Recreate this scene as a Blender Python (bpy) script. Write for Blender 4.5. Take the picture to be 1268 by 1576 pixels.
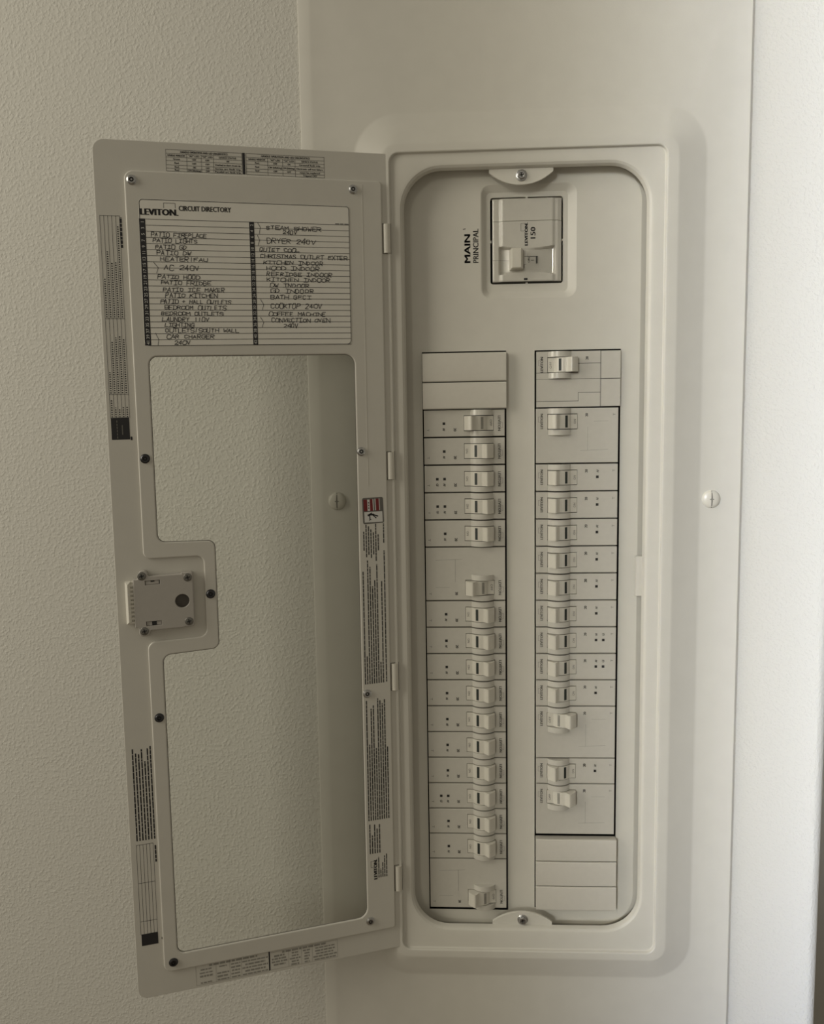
import bpy, bmesh, math, random
from mathutils import Vector, Matrix

# ------------------------------------------------------------------ reset
for o in list(bpy.data.objects):
    bpy.data.objects.remove(o, do_unlink=True)
SC = bpy.context.scene
COL = SC.collection
MM = .001

# ------------------------------------------------------------------ camera
cd = bpy.data.cameras.new('camera')
cd.sensor_fit = 'HORIZONTAL'; cd.sensor_width = 36.0
cd.lens = 36.0 * 1270.0 / 1268.0
cd.clip_start = .02; cd.clip_end = 30
cam = bpy.data.objects.new('camera', cd); COL.objects.link(cam)
_r = Vector((.998607, .050357, -.015734)); _u = Vector((.010273, .106936, .994213)); _f = Vector((-.051748, .992990, -.106270))
_m = Matrix((_r, _u, -_f)).transposed().to_4x4(); _m.translation = Vector((.0760, -.7671, -.0633))
cam.matrix_world = _m
SC.camera = cam

# ------------------------------------------------------------------ world, lamps, exposure
w = bpy.data.worlds.new('world'); SC.world = w; w.use_nodes = True
w.node_tree.nodes['Background'].inputs[0].default_value = (1.0, .90, .71, 1)
w.node_tree.nodes['Background'].inputs[1].default_value = .235

def area(name, loc, target, size, size_y, power, color, spread=180):
    l = bpy.data.lights.new(name, 'AREA'); l.shape = 'RECTANGLE'; l.size = size; l.size_y = size_y
    l.energy = power; l.color = color; l.spread = math.radians(spread)
    o = bpy.data.objects.new(name, l); COL.objects.link(o); o.location = loc
    o.rotation_euler = (Vector(target) - Vector(loc)).to_track_quat('-Z', 'Y').to_euler()
    return o
# two added beams from behind left, narrowed to brighten the right of the wall
area('added_beam_warm', (-.7, -2.4, .6), (.575, 0, .04), .36, 1.5, 2.8, (1.0, .945, .76), 17.5)
area('added_beam_blue', (-.7, -2.4, .35), (.70, 0, -.2), .30, 1.5, 3.2, (.45, .60, 1.0), 18)
# warm room light on the left
area('room_light', (-1.60, -.90, .60), (0, 0, -.15), .7, 1.5, 16.8, (1.0, .935, .785), 170)

SC.view_settings.view_transform = 'Standard'
SC.view_settings.look = 'None'
SC.view_settings.gamma = 1.0
SC.view_settings.use_curve_mapping = False
SC.view_settings.exposure = 0.0

# ------------------------------------------------------------------ materials
def mat(name, col, rough=.5, metal=0.0, noise=0.0, nscale=200, bump=0.0, bscale=400, spec=.5):
    m = bpy.data.materials.new(name); m.use_nodes = True
    nt = m.node_tree; b = nt.nodes['Principled BSDF']
    b.inputs['Roughness'].default_value = rough; b.inputs['Metallic'].default_value = metal
    b.inputs['Specular IOR Level'].default_value = spec
    b.inputs['Base Color'].default_value = (*col, 1)
    tc = nt.nodes.new('ShaderNodeTexCoord')
    if noise:
        n = nt.nodes.new('ShaderNodeTexNoise'); n.inputs['Scale'].default_value = nscale; n.inputs['Detail'].default_value = 3
        r = nt.nodes.new('ShaderNodeValToRGB')
        r.color_ramp.elements[0].position = .3; r.color_ramp.elements[1].position = .7
        r.color_ramp.elements[0].color = (*[c * (1 - noise) for c in col], 1)
        r.color_ramp.elements[1].color = (*[min(1, c * (1 + noise)) for c in col], 1)
        nt.links.new(tc.outputs['Object'], n.inputs['Vector']); nt.links.new(n.outputs['Fac'], r.inputs[0])
        nt.links.new(r.outputs[0], b.inputs['Base Color'])
    if bump:
        n = nt.nodes.new('ShaderNodeTexNoise'); n.inputs['Scale'].default_value = bscale; n.inputs['Detail'].default_value = 2
        bp = nt.nodes.new('ShaderNodeBump'); bp.inputs['Strength'].default_value = bump; bp.inputs['Distance'].default_value = .0005
        nt.links.new(tc.outputs['Object'], n.inputs['Vector']); nt.links.new(n.outputs['Fac'], bp.inputs['Height'])
        nt.links.new(bp.outputs[0], b.inputs['Normal'])
    return m

PAINT = mat('painted_steel', (.60, .585, .535), .42, noise=.015, nscale=60, bump=.08, bscale=900)
PLASTIC = mat('breaker_plastic', (.53, .515, .47), .21, noise=.02, nscale=150, spec=.75)
FACE = mat('breaker_label_face', (.44, .43, .40), .38, noise=.02, nscale=150)
TOGGLE = mat('toggle_plastic', (.60, .58, .52), .28, noise=.01)
FILLER = mat('filler_plastic', (.58, .56, .51), .40, noise=.015)
CARD = mat('card_paper', (.74, .725, .67), .55, noise=.02, nscale=90)
INK = mat('black_ink', (.018, .018, .02), .5, noise=.1)
PEN = mat('pen_ink', (.03, .03, .034), .6, noise=.2, nscale=400)
GREY = mat('grey_ink', (.12, .115, .105), .6, noise=.1)
DARK = mat('black_plastic', (.012, .012, .012), .45, noise=.1)
SLOT = mat('window_slot', (.022, .028, .026), .35, noise=.1)
PALE = mat('pale_ink', (.62, .62, .60), .5, noise=.02)
RED = mat('red_print', (.16, .012, .014), .5, noise=.06)
STEEL = mat('zinc_steel', (.50, .50, .50), .30, 1.0, noise=.08, nscale=600)
BLACKSTEEL = mat('dark_steel', (.07, .07, .075), .30, .9, noise=.1, nscale=600)
FADE = mat('faded_ink', (.27, .262, .235), .6, noise=.1)
LSTEEL = mat('grey_steel', (.24, .235, .22), .35, .9, noise=.1, nscale=600)
GASKET = mat('gasket_rubber', (.20, .19, .17), .6, noise=.08)
BOXM = mat('enclosure_dark', (.03, .03, .028), .7, noise=.1)
LATCHM = mat('latch_plastic', (.42, .40, .37), .5, noise=.02)
FLOORM = mat('floor_tile', (.33, .27, .21), .5, noise=.15, nscale=6)

def wall_material():
    m = bpy.data.materials.new('orange_peel_plaster'); m.use_nodes = True
    nt = m.node_tree; b = nt.nodes['Principled BSDF']
    b.inputs['Base Color'].default_value = (.605, .595, .55, 1); b.inputs['Roughness'].default_value = .62
    b.inputs['Specular IOR Level'].default_value = .35
    tc = nt.nodes.new('ShaderNodeTexCoord')
    a = nt.nodes.new('ShaderNodeTexNoise'); a.inputs['Scale'].default_value = 360; a.inputs['Detail'].default_value = 3.5; a.inputs['Roughness'].default_value = .5
    v = nt.nodes.new('ShaderNodeTexVoronoi'); v.inputs['Scale'].default_value = 380
    r = nt.nodes.new('ShaderNodeValToRGB'); r.color_ramp.elements[0].position = .46; r.color_ramp.elements[1].position = .78
    mx = nt.nodes.new('ShaderNodeMath'); mx.operation = 'MULTIPLY_ADD'; mx.inputs[1].default_value = -.25
    bp = nt.nodes.new('ShaderNodeBump'); bp.inputs['Strength'].default_value = .44; bp.inputs['Distance'].default_value = .0009
    for n in (a, v): nt.links.new(tc.outputs['Object'], n.inputs['Vector'])
    nt.links.new(a.outputs['Fac'], r.inputs[0]); nt.links.new(v.outputs['Distance'], mx.inputs[0]); nt.links.new(r.outputs[0], mx.inputs[2])
    nt.links.new(mx.outputs[0], bp.inputs['Height']); nt.links.new(bp.outputs[0], b.inputs['Normal'])
    return m
WALL = wall_material()

def glass_material():
    m = bpy.data.materials.new('clear_polycarbonate'); m.use_nodes = True
    nt = m.node_tree; nt.nodes.remove(nt.nodes['Principled BSDF']); out = nt.nodes['Material Output']
    t = nt.nodes.new('ShaderNodeBsdfTransparent'); t.inputs[0].default_value = (.985, .99, .98, 1)
    g = nt.nodes.new('ShaderNodeBsdfGlossy'); g.inputs['Roughness'].default_value = .08
    f = nt.nodes.new('ShaderNodeFresnel'); f.inputs['IOR'].default_value = 1.18
    mx = nt.nodes.new('ShaderNodeMixShader')
    nt.links.new(f.outputs[0], mx.inputs[0]); nt.links.new(t.outputs[0], mx.inputs[1]); nt.links.new(g.outputs[0], mx.inputs[2])
    nt.links.new(mx.outputs[0], out.inputs[0])
    return m
GLASS = glass_material()

# ------------------------------------------------------------------ mesh builder (coordinates in millimetres)
class MB:
    def __init__(s): s.v = []; s.f = []; s.m = []
    def add(s, vs, fs, mi=0):
        n = len(s.v); s.v += [tuple(p) for p in vs]
        for f in fs: s.f.append([i + n for i in f]); s.m.append(mi)
    def box(s, x0, x1, y0, y1, z0, z1, mi=0, bev=0.0):
        # y0 is the front; its four front edges are chamfered by bev
        b = bev
        A = [(x0, y1, z0), (x1, y1, z0), (x1, y1, z1), (x0, y1, z1)]
        B = [(x0, y0 + b, z0), (x1, y0 + b, z0), (x1, y0 + b, z1), (x0, y0 + b, z1)]
        fs = [(3, 2, 1, 0)] + [(i, (i + 1) % 4, 4 + (i + 1) % 4, 4 + i) for i in range(4)]
        if b:
            Cc = [(x0 + b, y0, z0 + b), (x1 - b, y0, z0 + b), (x1 - b, y0, z1 - b), (x0 + b, y0, z1 - b)]
            fs += [(4 + i, 4 + (i + 1) % 4, 8 + (i + 1) % 4, 8 + i) for i in range(4)] + [(8, 9, 10, 11)]
            s.add(A + B + Cc, fs, mi)
        else:
            s.add(A + B, fs + [(4, 5, 6, 7)], mi)
    def loft(s, loops, mi=0, cap0=False, cap1=False):
        n = len(loops[0]); vs = [p for l in loops for p in l]; fs = []
        for k in range(len(loops) - 1):
            for i in range(n):
                j = (i + 1) % n
                fs.append((k * n + i, k * n + j, (k + 1) * n + j, (k + 1) * n + i))
        if cap0: fs.append(tuple(reversed(range(n))))
        if cap1: fs.append(tuple(range((len(loops) - 1) * n, len(loops) * n)))
        s.add(vs, fs, mi)
    def extrude_profile(s, prof, z0, z1, mi=0):
        # closed profile in x-y, extruded along z
        s.loft([[(x, y, z0) for x, y in prof], [(x, y, z1) for x, y in prof]], mi, True, True)
    def quad(s, x0, x1, z0, z1, y, mi=0):
        s.add([(x0, y, z0), (x1, y, z0), (x1, y, z1), (x0, y, z1)], [(0, 1, 2, 3)], mi)
    def line(s, pts, wdt, y, mi=0, ext=.4):
        # flat print: a ribbon in the x-z plane
        for (a, b), (c, d) in zip(pts, pts[1:]):
            dx, dz = c - a, d - b; L = math.hypot(dx, dz) or 1e-6
            ux, uz = dx / L * wdt * ext, dz / L * wdt * ext; nx, nz = -dz / L * wdt / 2, dx / L * wdt / 2
            a2, b2, c2, d2 = a - ux, b - uz, c + ux, d + uz
            s.add([(a2 + nx, y, b2 + nz), (a2 - nx, y, b2 - nz), (c2 - nx, y, d2 - nz), (c2 + nx, y, d2 + nz)], [(0, 1, 2, 3)], mi)
    def text(s, string, x, z, h, y, ang=0, width=None, bold=0.0, align='L', mi=0):
        vs, fs, W = text_geo(string)
        if bold:                                    # heavier print: laid down three times, slightly shifted
            d = bold * h; ca, sa = math.cos(math.radians(ang)), math.sin(math.radians(ang))
            for k in (-1, 1): s.text(string, x + k * d * ca, z + k * d * sa, h, y, ang, width, 0, align, mi)
        sx = width / W if width else h
        off = {'L': 0, 'C': -W * sx / 2, 'R': -W * sx}[align]
        ca, sa = math.cos(math.radians(ang)), math.sin(math.radians(ang))
        out = []
        for px, pz in vs:
            u = px * sx + off; t = pz * h
            out.append((x + u * ca - t * sa, y, z + u * sa + t * ca))
        s.add(out, fs, mi)
    def words(s, x, z, length, th, y, ang, rng, mi=0, wl=(1.0, 4.0), gap=.55):
        # a run of print too small to read: word-long dashes
        ca, sa = math.cos(math.radians(ang)), math.sin(math.radians(ang)); p = 0
        while p < length - .4:
            L = min(rng.uniform(*wl), length - p)
            s.line([(x + p * ca, z + p * sa), (x + (p + L) * ca, z + (p + L) * sa)], th, y, mi, 0); p += L + gap * 1.25
    def lathe(s, prof, cx, cz, n=24, mi=0, y0=0.0, rot=0.0, cap=True):
        # prof: (radius, y) from outside base to centre front
        loops = []
        for r, y in prof:
            loops.append([(cx + r * math.cos(rot + 2 * math.pi * i / n), y0 + y, cz + r * math.sin(rot + 2 * math.pi * i / n)) for i in range(n)])
        s.loft(loops, mi, False, cap)
    def mesh(s, name, mats, angle=28, xf=None):
        me = bpy.data.meshes.new(name)
        vs = [(x * MM, y * MM, z * MM) for x, y, z in (map(xf, s.v) if xf else s.v)]
        me.from_pydata(vs, [], s.f)
        for m in mats: me.materials.append(m)
        me.polygons.foreach_set('material_index', s.m)
        bm = bmesh.new(); bm.from_mesh(me); bmesh.ops.recalc_face_normals(bm, faces=bm.faces); bm.to_mesh(me); bm.free()
        me.polygons.foreach_set('use_smooth', [True] * len(me.polygons))
        me.set_sharp_from_angle(angle=math.radians(angle))
        me.update()
        return me

_tc = {}
def text_geo(string):
    k = string
    if k in _tc: return _tc[k]
    cu = bpy.data.curves.new('t', 'FONT'); cu.body = string; cu.size = 1.0; cu.resolution_u = 2; cu.offset = 0
    o = bpy.data.objects.new('t', cu); COL.objects.link(o)
    dg = bpy.context.evaluated_depsgraph_get()
    me = bpy.data.meshes.new_from_object(o.evaluated_get(dg))
    cap = .70
    vs = [(v.co.x / cap, v.co.y / cap) for v in me.vertices]; fs = [tuple(p.vertices) for p in me.polygons]
    bpy.data.objects.remove(o); bpy.data.curves.remove(cu); bpy.data.meshes.remove(me)
    x0 = min(v[0] for v in vs); W = max(v[0] for v in vs) - x0
    vs = [(a - x0, b) for a, b in vs]
    _tc[k] = (vs, fs, W); return _tc[k]

def link(name, me, parent=None, loc=(0, 0, 0), rot=(0, 0, 0)):
    o = bpy.data.objects.new(name, me); COL.objects.link(o)
    o.parent = parent; o.location = loc; o.rotation_euler = rot
    return o
def tag(o, label=None, cat=None, group=None, kind=None):
    if label: o['label'] = label
    if cat: o['category'] = cat
    if group: o['group'] = group
    if kind: o['kind'] = kind
    return o

def rr(x0, x1, z0, z1, r, y, n=10):
    """rounded rectangle loop, counter-clockwise seen from the front"""
    if z0 > z1: z0, z1 = z1, z0
    out = []
    for cx, cz, a in ((x1 - r, z1 - r, 0), (x0 + r, z1 - r, 90), (x0 + r, z0 + r, 180), (x1 - r, z0 + r, 270)):
        for i in range(n + 1):
            t = math.radians(a + 90 * i / n); out.append((cx + r * math.cos(t), y, cz + r * math.sin(t)))
    return out

def round_poly(pts, n=7):
    """pts: (x, z, radius); filleted closed path"""
    out = []; N = len(pts)
    for i in range(N):
        p = Vector(pts[i][:2]); a = Vector(pts[i - 1][:2]); b = Vector(pts[(i + 1) % N][:2]); r = pts[i][2]
        u = (a - p).normalized(); v = (b - p).normalized()
        ang = u.angle(v)
        if r <= 0 or abs(ang - math.pi) < .02: out.append(tuple(p)); continue
        d = r / math.tan(ang / 2); c = p + (u + v).normalized() * (r / math.sin(ang / 2))
        s = p + u * d - c; e = p + v * d - c
        a0 = math.atan2(s.y, s.x); a1 = math.atan2(e.y, e.x); da = (a1 - a0 + math.pi) % (2 * math.pi) - math.pi
        for k in range(n + 1):
            t = a0 + da * k / n; out.append((c.x + r * math.cos(t), c.y + r * math.sin(t)))
    return out
def offset(path, d):
    """move a closed path outwards by d (its own outside, whatever its direction)"""
    A = sum(path[i - 1][0] * path[i][1] - path[i][0] * path[i - 1][1] for i in range(len(path)))
    sg = 1 if A > 0 else -1; out = []; N = len(path)
    for i in range(N):
        p = Vector(path[i]); a = Vector(path[i - 1]); b = Vector(path[(i + 1) % N])
        e1 = (p - a).normalized(); e2 = (b - p).normalized()
        n1 = Vector((e1.y, -e1.x)) * sg; n2 = Vector((e2.y, -e2.x)) * sg
        m = (n1 + n2); L = m.length_squared
        m = m * (2 / L) if L > .2 else n1
        out.append(tuple(p + m * d))
    return out
def fill(mb, loops, y, mi=0):
    """flat face with holes"""
    bm = bmesh.new(); ed = []
    for l in loops:
        vs = [bm.verts.new((p[0], 0, p[1])) for p in l]
        ed += [bm.edges.new((vs[i - 1], vs[i])) for i in range(len(vs))]
    bmesh.ops.triangle_fill(bm, edges=ed, use_beauty=True, use_dissolve=False, normal=(0, -1, 0))
    bm.verts.index_update()
    mb.add([(v.co.x, y, v.co.z) for v in bm.verts], [[v.index for v in f.verts] for f in bm.faces], mi)
    bm.free()
def plate(mb, outer, holes, y0, y1, bev=.6, mi=0, back=True, hole_bev=None):
    """sheet with holes, front at y0, back at y1, softened front edges"""
    hb = bev if hole_bev is None else hole_bev
    fill(mb, [offset(outer, -bev)] + [offset(h, hb) for h in holes], y0, mi)
    for p, d, b in [(outer, -1, bev)] + [(h, 1, hb) for h in holes]:
        L = []
        for k in range(4):
            t = math.pi / 2 * k / 3
            L.append([(q[0], y0 + b * (1 - math.cos(t)), q[1]) for q in offset(p, d * b * (1 - math.sin(t)))])
        L.append([(q[0], y1, q[1]) for q in p])
        mb.loft(L, mi)
    if back: fill(mb, [outer] + holes, y1, mi)

# ================================================================== SETTING
def build_wall():
    mb = MB()
    x0, xe, z0, z1, yf = -1700, 421, -1750, 760, -9
    hx0, hx1, hz0, hz1 = -35, 318, -720, 330           # cut-out that takes the panel box
    R = 12
    cols = [x0, hx0, hx1, xe - R]; rows = [z0, hz0, hz1, z1]
    for i in range(3):
        for j in range(3):
            if (i, j) == (1, 1): continue
            mb.quad(cols[i], cols[i + 1], rows[j], rows[j + 1], yf)
    prof = [(xe - R + R * math.sin(t), yf + R - R * math.cos(t)) for t in [math.pi / 2 * k / 10 for k in range(11)]] + [(xe, 1400)]
    for (a, b), (c, d) in zip(prof, prof[1:]):
        mb.add([(a, b, z0), (c, d, z0), (c, d, z1), (a, b, z1)], [(0, 1, 2, 3)])
    for a, b, c, d in ((hx0, hz0, hx0, hz1), (hx1, hz0, hx1, hz1), (hx0, hz0, hx1, hz0), (hx0, hz1, hx1, hz1)):
        mb.add([(a, yf, b), (c, yf, d), (c, yf + 100, d), (a, yf + 100, b)], [(0, 1, 2, 3)])
    o = link('wall_back', mb.mesh('wall_back', [WALL])); tag(o, 'off-white orange-peel plaster wall around the panel', kind='structure')
    fl = MB(); fl.box(-2600, 2600, -3200, 1500, -1760, -1750)
    # a floor is a top face: build it as one slab
    o = link('floor', fl.mesh('floor', [FLOORM])); tag(o, 'tan floor below the panel wall', kind='structure')
build_wall()
mb = MB(); mb.box(425, 3200, 1390, 1450, -1750, 760)
o = link('wall_right', mb.mesh('wall_right', [WALL])); tag(o, 'plaster wall farther back beyond the right corner', kind='structure')

# ================================================================== PANEL
panel = bpy.data.objects.new('electrical_panel', None); COL.objects.link(panel)
panel.empty_display_size = .05; panel.location = (.14, -.009, -.76)
tag(panel, 'off-white steel electrical panel in the textured wall, windowed door hanging open', 'electrical panel')
PO = (-panel.location.x, -panel.location.y, -panel.location.z)
def part(name, mb, mats, angle=28, label=None):
    o = link(name, mb.mesh(name, mats, angle), panel, PO)
    if label: o['label'] = label
    return o

OPN = (34.0, 245.5, 156.5, -543.5, 33.0)     # opening
PKT = (22.5, 260.0, 170.0, -564.5, 8.0)      # pocket the door closes into
def ring(b, d, y, r=None):
    return rr(b[0] - d, b[1] + d, b[3] - d, b[2] + d, (b[4] + d) if r is None else r, y)

# cover plate
mb = MB()
PX0, PX1, PZ0, PZ1 = -56.5, 335.0, -790, 405
L = [rr(PX0, PX1, PZ0, PZ1, 6, -9.0), rr(PX0, PX1, PZ0, PZ1, 6, -10.6), rr(PX0 + .5, PX1 - .5, PZ0 + .5, PZ1 - .5, 6, -11.1),
     rr(PX0 + 9.5, PX1 - 2.5, PZ0 + 10, PZ1 - 10, 4, -13.0), rr(PX0 + 12, PX1 - 4, PZ0 + 12, PZ1 - 12, 4, -13.0)]
foot = (-9.5, 296.0, 206.0, -597.5)
top = (15.5, 269.5, 177.0, -571.5)
L += [rr(foot[0] - 2, foot[1] + 2, foot[3] - 2, foot[2] + 2, 40, -13.0), rr(foot[0] + .8, foot[1] - .8, foot[3] + .8, foot[2] - .8, 38, -13.5),
      rr(top[0] - 2.0, top[1] + 2.0, top[3] - 2, top[2] + 2, 16, -25.2), rr(top[0] + .6, top[1] - .6, top[3] + .6, top[2] - .6, 13, -25.7)]
L += [ring(PKT, 1.0, -25.7), ring(PKT, .3, -25.3), ring(PKT, 0, -24.6), ring(PKT, -.2, -23.0), ring(PKT, -.9, -22.4)]
L += [ring(OPN, 5.5, -22.4), ring(OPN, 3.2, -21.9), ring(OPN, 1.4, -20.5), ring(OPN, .4, -18.5), ring(OPN, 0, -16.0), ring(OPN, .6, -15.0), ring(OPN, 8, -3.5)]
mb.loft(L)
part('cover_plate', mb, [PAINT], 20)

# enclosure behind
mb = MB()
x0, x1, z0, z1 = -34, 317, -719, 329
for q in (((x0, 90, z0), (x1, 90, z0), (x1, 90, z1), (x0, 90, z1)), ((x0, -8, z0), (x0, 90, z0), (x0, 90, z1), (x0, -8, z1)), ((x1, -8, z0), (x1, 90, z0), (x1, 90, z1), (x1, -8, z1)),
          ((x0, -8, z0), (x1, -8, z0), (x1, 90, z0), (x0, 90, z0)), ((x0, -8, z1), (x1, -8, z1), (x1, 90, z1), (x0, 90, z1))):
    mb.add(q, [(0, 1, 2, 3)])
part('enclosure', mb, [BOXM], label='dark steel box behind the dead front')

# dead front
P = 25.4
mb = MB()
YD = -4.0
outer = [(p[0], p[2]) for p in rr(33.0, 243.8, -549.5, 160.5, 31, 0)]
lc = [(47.4, -21 * P - 3.2), (124.0, -21 * P - 3.2), (124.0, 1.4), (47.4, 1.4)]
rc = [(149.6, -21 * P), (226.9, -21 * P), (226.9, 1.0), (149.6, 1.0)]
em_o = [(p[0], p[2]) for p in rr(101.5, 187.0, 47.5, 147.0, 9, 0)]
em_i = [(p[0], p[2]) for p in rr(107.0, 179.5, 53.5, 140.8, 4, 0)]
mh = [(p[0], p[2]) for p in rr(110.4, 175.3, 60.9, 136.6, 2.5, 0)]
fill(mb, [outer, lc, rc, em_o], YD)
W3 = lambda l, y: [(a, y, b) for a, b in l]
mb.loft([W3(outer, YD), W3(offset(outer, .8), YD + .3), W3(offset(outer, 7), YD + 3.6), W3(offset(outer, 14), YD + 4.0)])
mb.loft([W3(em_o, YD), W3(offset(em_o, -1), YD + .3), W3(offset(em_i, .8), YD + 3.8), W3(em_i, YD + 4.1)])
fill(mb, [em_i, mh], YD + 4.1)
mb.loft([W3(mh, YD + 4.1), W3(mh, YD + 12)])
for h in (lc, rc): mb.loft([W3(h, YD), W3(h, YD + .4)])
for a, b, c, d in ((142, 144.2, 135, 137.5), (109.8, 111.6, 97.5, 99.5), (174.2, 175.8, 97.5, 99.5), (142, 144, 60.2, 62.2)):
    mb.box(a, b, YD + 4.5, YD + 10, c, d)
part('dead_front', mb, [PAINT], 22)

mb = MB()
mb.text('MAIN', 92.3, 79.8, 5.4, YD - .12, 90, width=24.6, bold=.07)
mb.text('PRINCIPAL', 99.6, 79.6, 4.9, YD - .12, 90, width=29.5, bold=.03)
mb.line([(86.2, 109.0), (88.0, 109.4)], .7, YD - .12)
part('main_lettering', mb, [INK], label='black lettering reading MAIN PRINCIPAL')

# mounting tabs with screws, strike
def screw_hex(cx, cz, y, r=4.0):
    b = MB()
    b.lathe([(r * 1.25, 0), (r * 1.25, -.6), (r * 1.05, -1.0)], cx, cz, 24, 0, y)
    b.lathe([(r * .98, -.9), (r * .98, -2.6), (r * .82, -3.2), (r * .55, -3.2), (r * .48, -2.2)], cx, cz, 6, 0, y, .3)
    b.line([(cx - r * .45, cz - .3), (cx + r * .45, cz + .3)], .9, y - 2.35, 1); b.line([(cx + .3, cz - r * .45), (cx - .3, cz + r * .45)], .9, y - 2.35, 1)
    return b
for nm, sgn, zb, tipd, x0_, x1_ in (('a', -1, 159.0, 16.2, 109.0, 164.8), ('b', 1, -546.0, 15.2, 108.4, 165.2)):
    pts = [(x0_, zb), (x0_, zb + sgn * 5.5)]
    for k in range(1, 16):
        t = k / 16; u = 2 * t - 1
        pts.append((x0_ + (x1_ - x0_) * t, zb + sgn * (5.5 + (tipd - 5.5) * (1 - abs(u) ** 2.2))))
    pts += [(x1_, zb + sgn * 5.5), (x1_, zb)]
    mb = MB(); plate(mb, pts, [], -16.2, -14.0, .45)
    part('mounting_tab', mb, [PAINT], 30)
    mb = screw_hex(137.0, 150.6 if sgn < 0 else -538.6, -16.2)
    part('tab_screw', mb, [STEEL, DARK], 30, 'zinc hex screw')
mb = MB(); mb.box(240.6, 247.5, -15.2, -10, -223.5, -186.5, 0, .5)
part('strike_plate', mb, [PAINT])

# cover screws: slotted painted domes
def cover_screw(cx, cz, y):
    b = MB(); r = 8.2
    b.lathe([(r, 0), (r, -.6), (r * .96, -1.3), (r * .8, -2.2), (r * .55, -2.9), (r * .25, -3.2), (.01, -3.25)], cx, cz, 32, 0, y)
    # slot with a wider cross at its middle, follows the dome
    pr = [(-.95, 1.5), (-.6, 2.75), (-.2, 3.22), (.2, 3.22), (.6, 2.75), (.95, 1.5)]
    for (a, h1), (c, h2) in zip(pr, pr[1:]):
        wa = .35 + .45 * (1 - abs(a)); wc = .35 + .45 * (1 - abs(c))
        b.add([(cx - wa, y - h1 - .12, cz + a * r), (cx + wa, y - h1 - .12, cz + a * r), (cx + wc, y - h2 - .12, cz + c * r), (cx - wc, y - h2 - .12, cz + c * r)], [(0, 1, 2, 3)], 1)
    b.add([(cx - 2.3, y - 3.25, cz), (cx, y - 3.4, cz - 1.0), (cx + 2.3, y - 3.25, cz), (cx, y - 3.4, cz + 1.0)], [(0, 1, 2, 3)], 1)
    return b
for cx, cz in ((-32.2, -133.2), (306.9, -135.0)):
    part('cover_screw', cover_screw(cx, cz, -13.0), [TOGGLE, GASKET], 35, 'round painted screw with a vertical slot')

# filler plates
def filler(x0, x1, z0, z1):
    b = MB(); n = 8; prof = []
    for i in range(n + 1):
        t = i / n; prof.append((x0 + (x1 - x0) * t, -11.0 - .5 * math.sin(math.pi * t)))
    loops = []
    for zz, dy in ((z0, 1.2), (z0 + .8, .25), (z0 + 2.5, 0), (z1 - 2.5, 0), (z1 - .8, .25), (z1, 1.2)):
        loops.append([(x, y + dy, zz) for x, y in prof])
    vs = [p for l in loops for p in l]; m = n + 1
    b.add(vs, [(k * m + i, k * m + i + 1, (k + 1) * m + i + 1, (k + 1) * m + i) for k in range(5) for i in range(n)])
    for x in (x0, x1):
        b.add([(x, -9.8, z0), (x, -10.75, z0 + .8), (x, -11, z0 + 2.5), (x, -11, z1 - 2.5), (x, -10.75, z1 - .8), (x, -9.8, z1), (x, -2.5, z1), (x, -2.5, z0)], [tuple(range(8))])
    for z in (z0, z1):
        b.add([(x, y + 1.2, z) for x, y in prof] + [(x1, -2.5, z), (x0, -2.5, z)], [tuple(range(m + 2))])
    return b
for x0, x1, z0, z1 in ((48.0, 123.6, -25.9, -.3), (48.0, 123.6, -50.6, -26.7),
                       (150.6, 226.4, -482.4, -460.6), (150.6, 226.4, -507.6, -483.2), (150.6, 226.6, -532.2, -508.3)):
    part('filler_plate', filler(x0, x1, z0, z1), [FILLER], 30)

# ------------------------------------------------------------------ the door
TH = math.radians(18.3)
SK = .0176                                    # the open door hangs a little low at its free edge
def dxf(p):                                   # door-local: x = -s (left of hinge), z down from the top corner
    return (p[0], p[1], p[2] + SK * p[0])
DLOC = (.023 + PO[0], -.0245 + PO[1], .1674 + PO[2])
def dmesh(name, mb, mats, angle=28): return mb.mesh(name, mats, angle, dxf)

WIN = [(-208, -168.5, 7), (-208, -323, 7), (-161.2, -324.5, 6), (-161.2, -418.5, 6), (-208.2, -420, 7), (-208.2, -692, 7), (-35.3, -692, 9), (-35.3, -168.5, 9)]
win = round_poly(WIN)
RET = [(-220, -21.5, 7), (-220, -336.3, 6), (-171, -337.0, 6), (-171, -407.0, 6), (-220, -407.6, 7), (-220, -707.5, 7), (-8.5, -707.5, 3), (-8.5, -21.5, 3)]
ret = round_poly(RET)
mb = MB()
dout = round_poly([(-243.0, 2.2, 9), (-243.0, -729.3, 9), (-.6, -729.3, 1), (-.6, 2.2, 1)])
dhole = offset(win, 3.0)
plate(mb, dout, [dhole], 0, 1.6, .5)
door = link('door', dmesh('door', mb, [PAINT]), panel, DLOC, (0, 0, TH))
door['label'] = 'open door leaf seen from its inner side, with a large clear window'
def dpart(name, mb, mats, angle=28, label=None):
    o = link(name, dmesh(name, mb, mats, angle), door)
    if label: o['label'] = label
    return o

YR = -2.1                                     # front of the retainer frame
mb = MB(); plate(mb, ret, [win], YR, 0.0, 1.1, hole_bev=.9)
mb.box(-26.2, -25.6, YR - .15, YR, -285, -25, 0)
dpart('window_retainer', mb, [PAINT], 25)
mb = MB(); g = offset(win, 2.4); fill(mb, [g], -.4); fill(mb, [g], .5); mb.loft([W3(g, -.4), W3(g, .5)])
dpart('window_pane', mb, [GLASS], label='clear plastic window pane')
mb = MB(); fill(mb, [offset(win, 1.2), offset(win, -.55)], -.6); mb.loft([W3(offset(win, -.55), -.6), W3(offset(win, -.55), -.35)])
dpart('window_gasket', mb, [GASKET])

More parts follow.
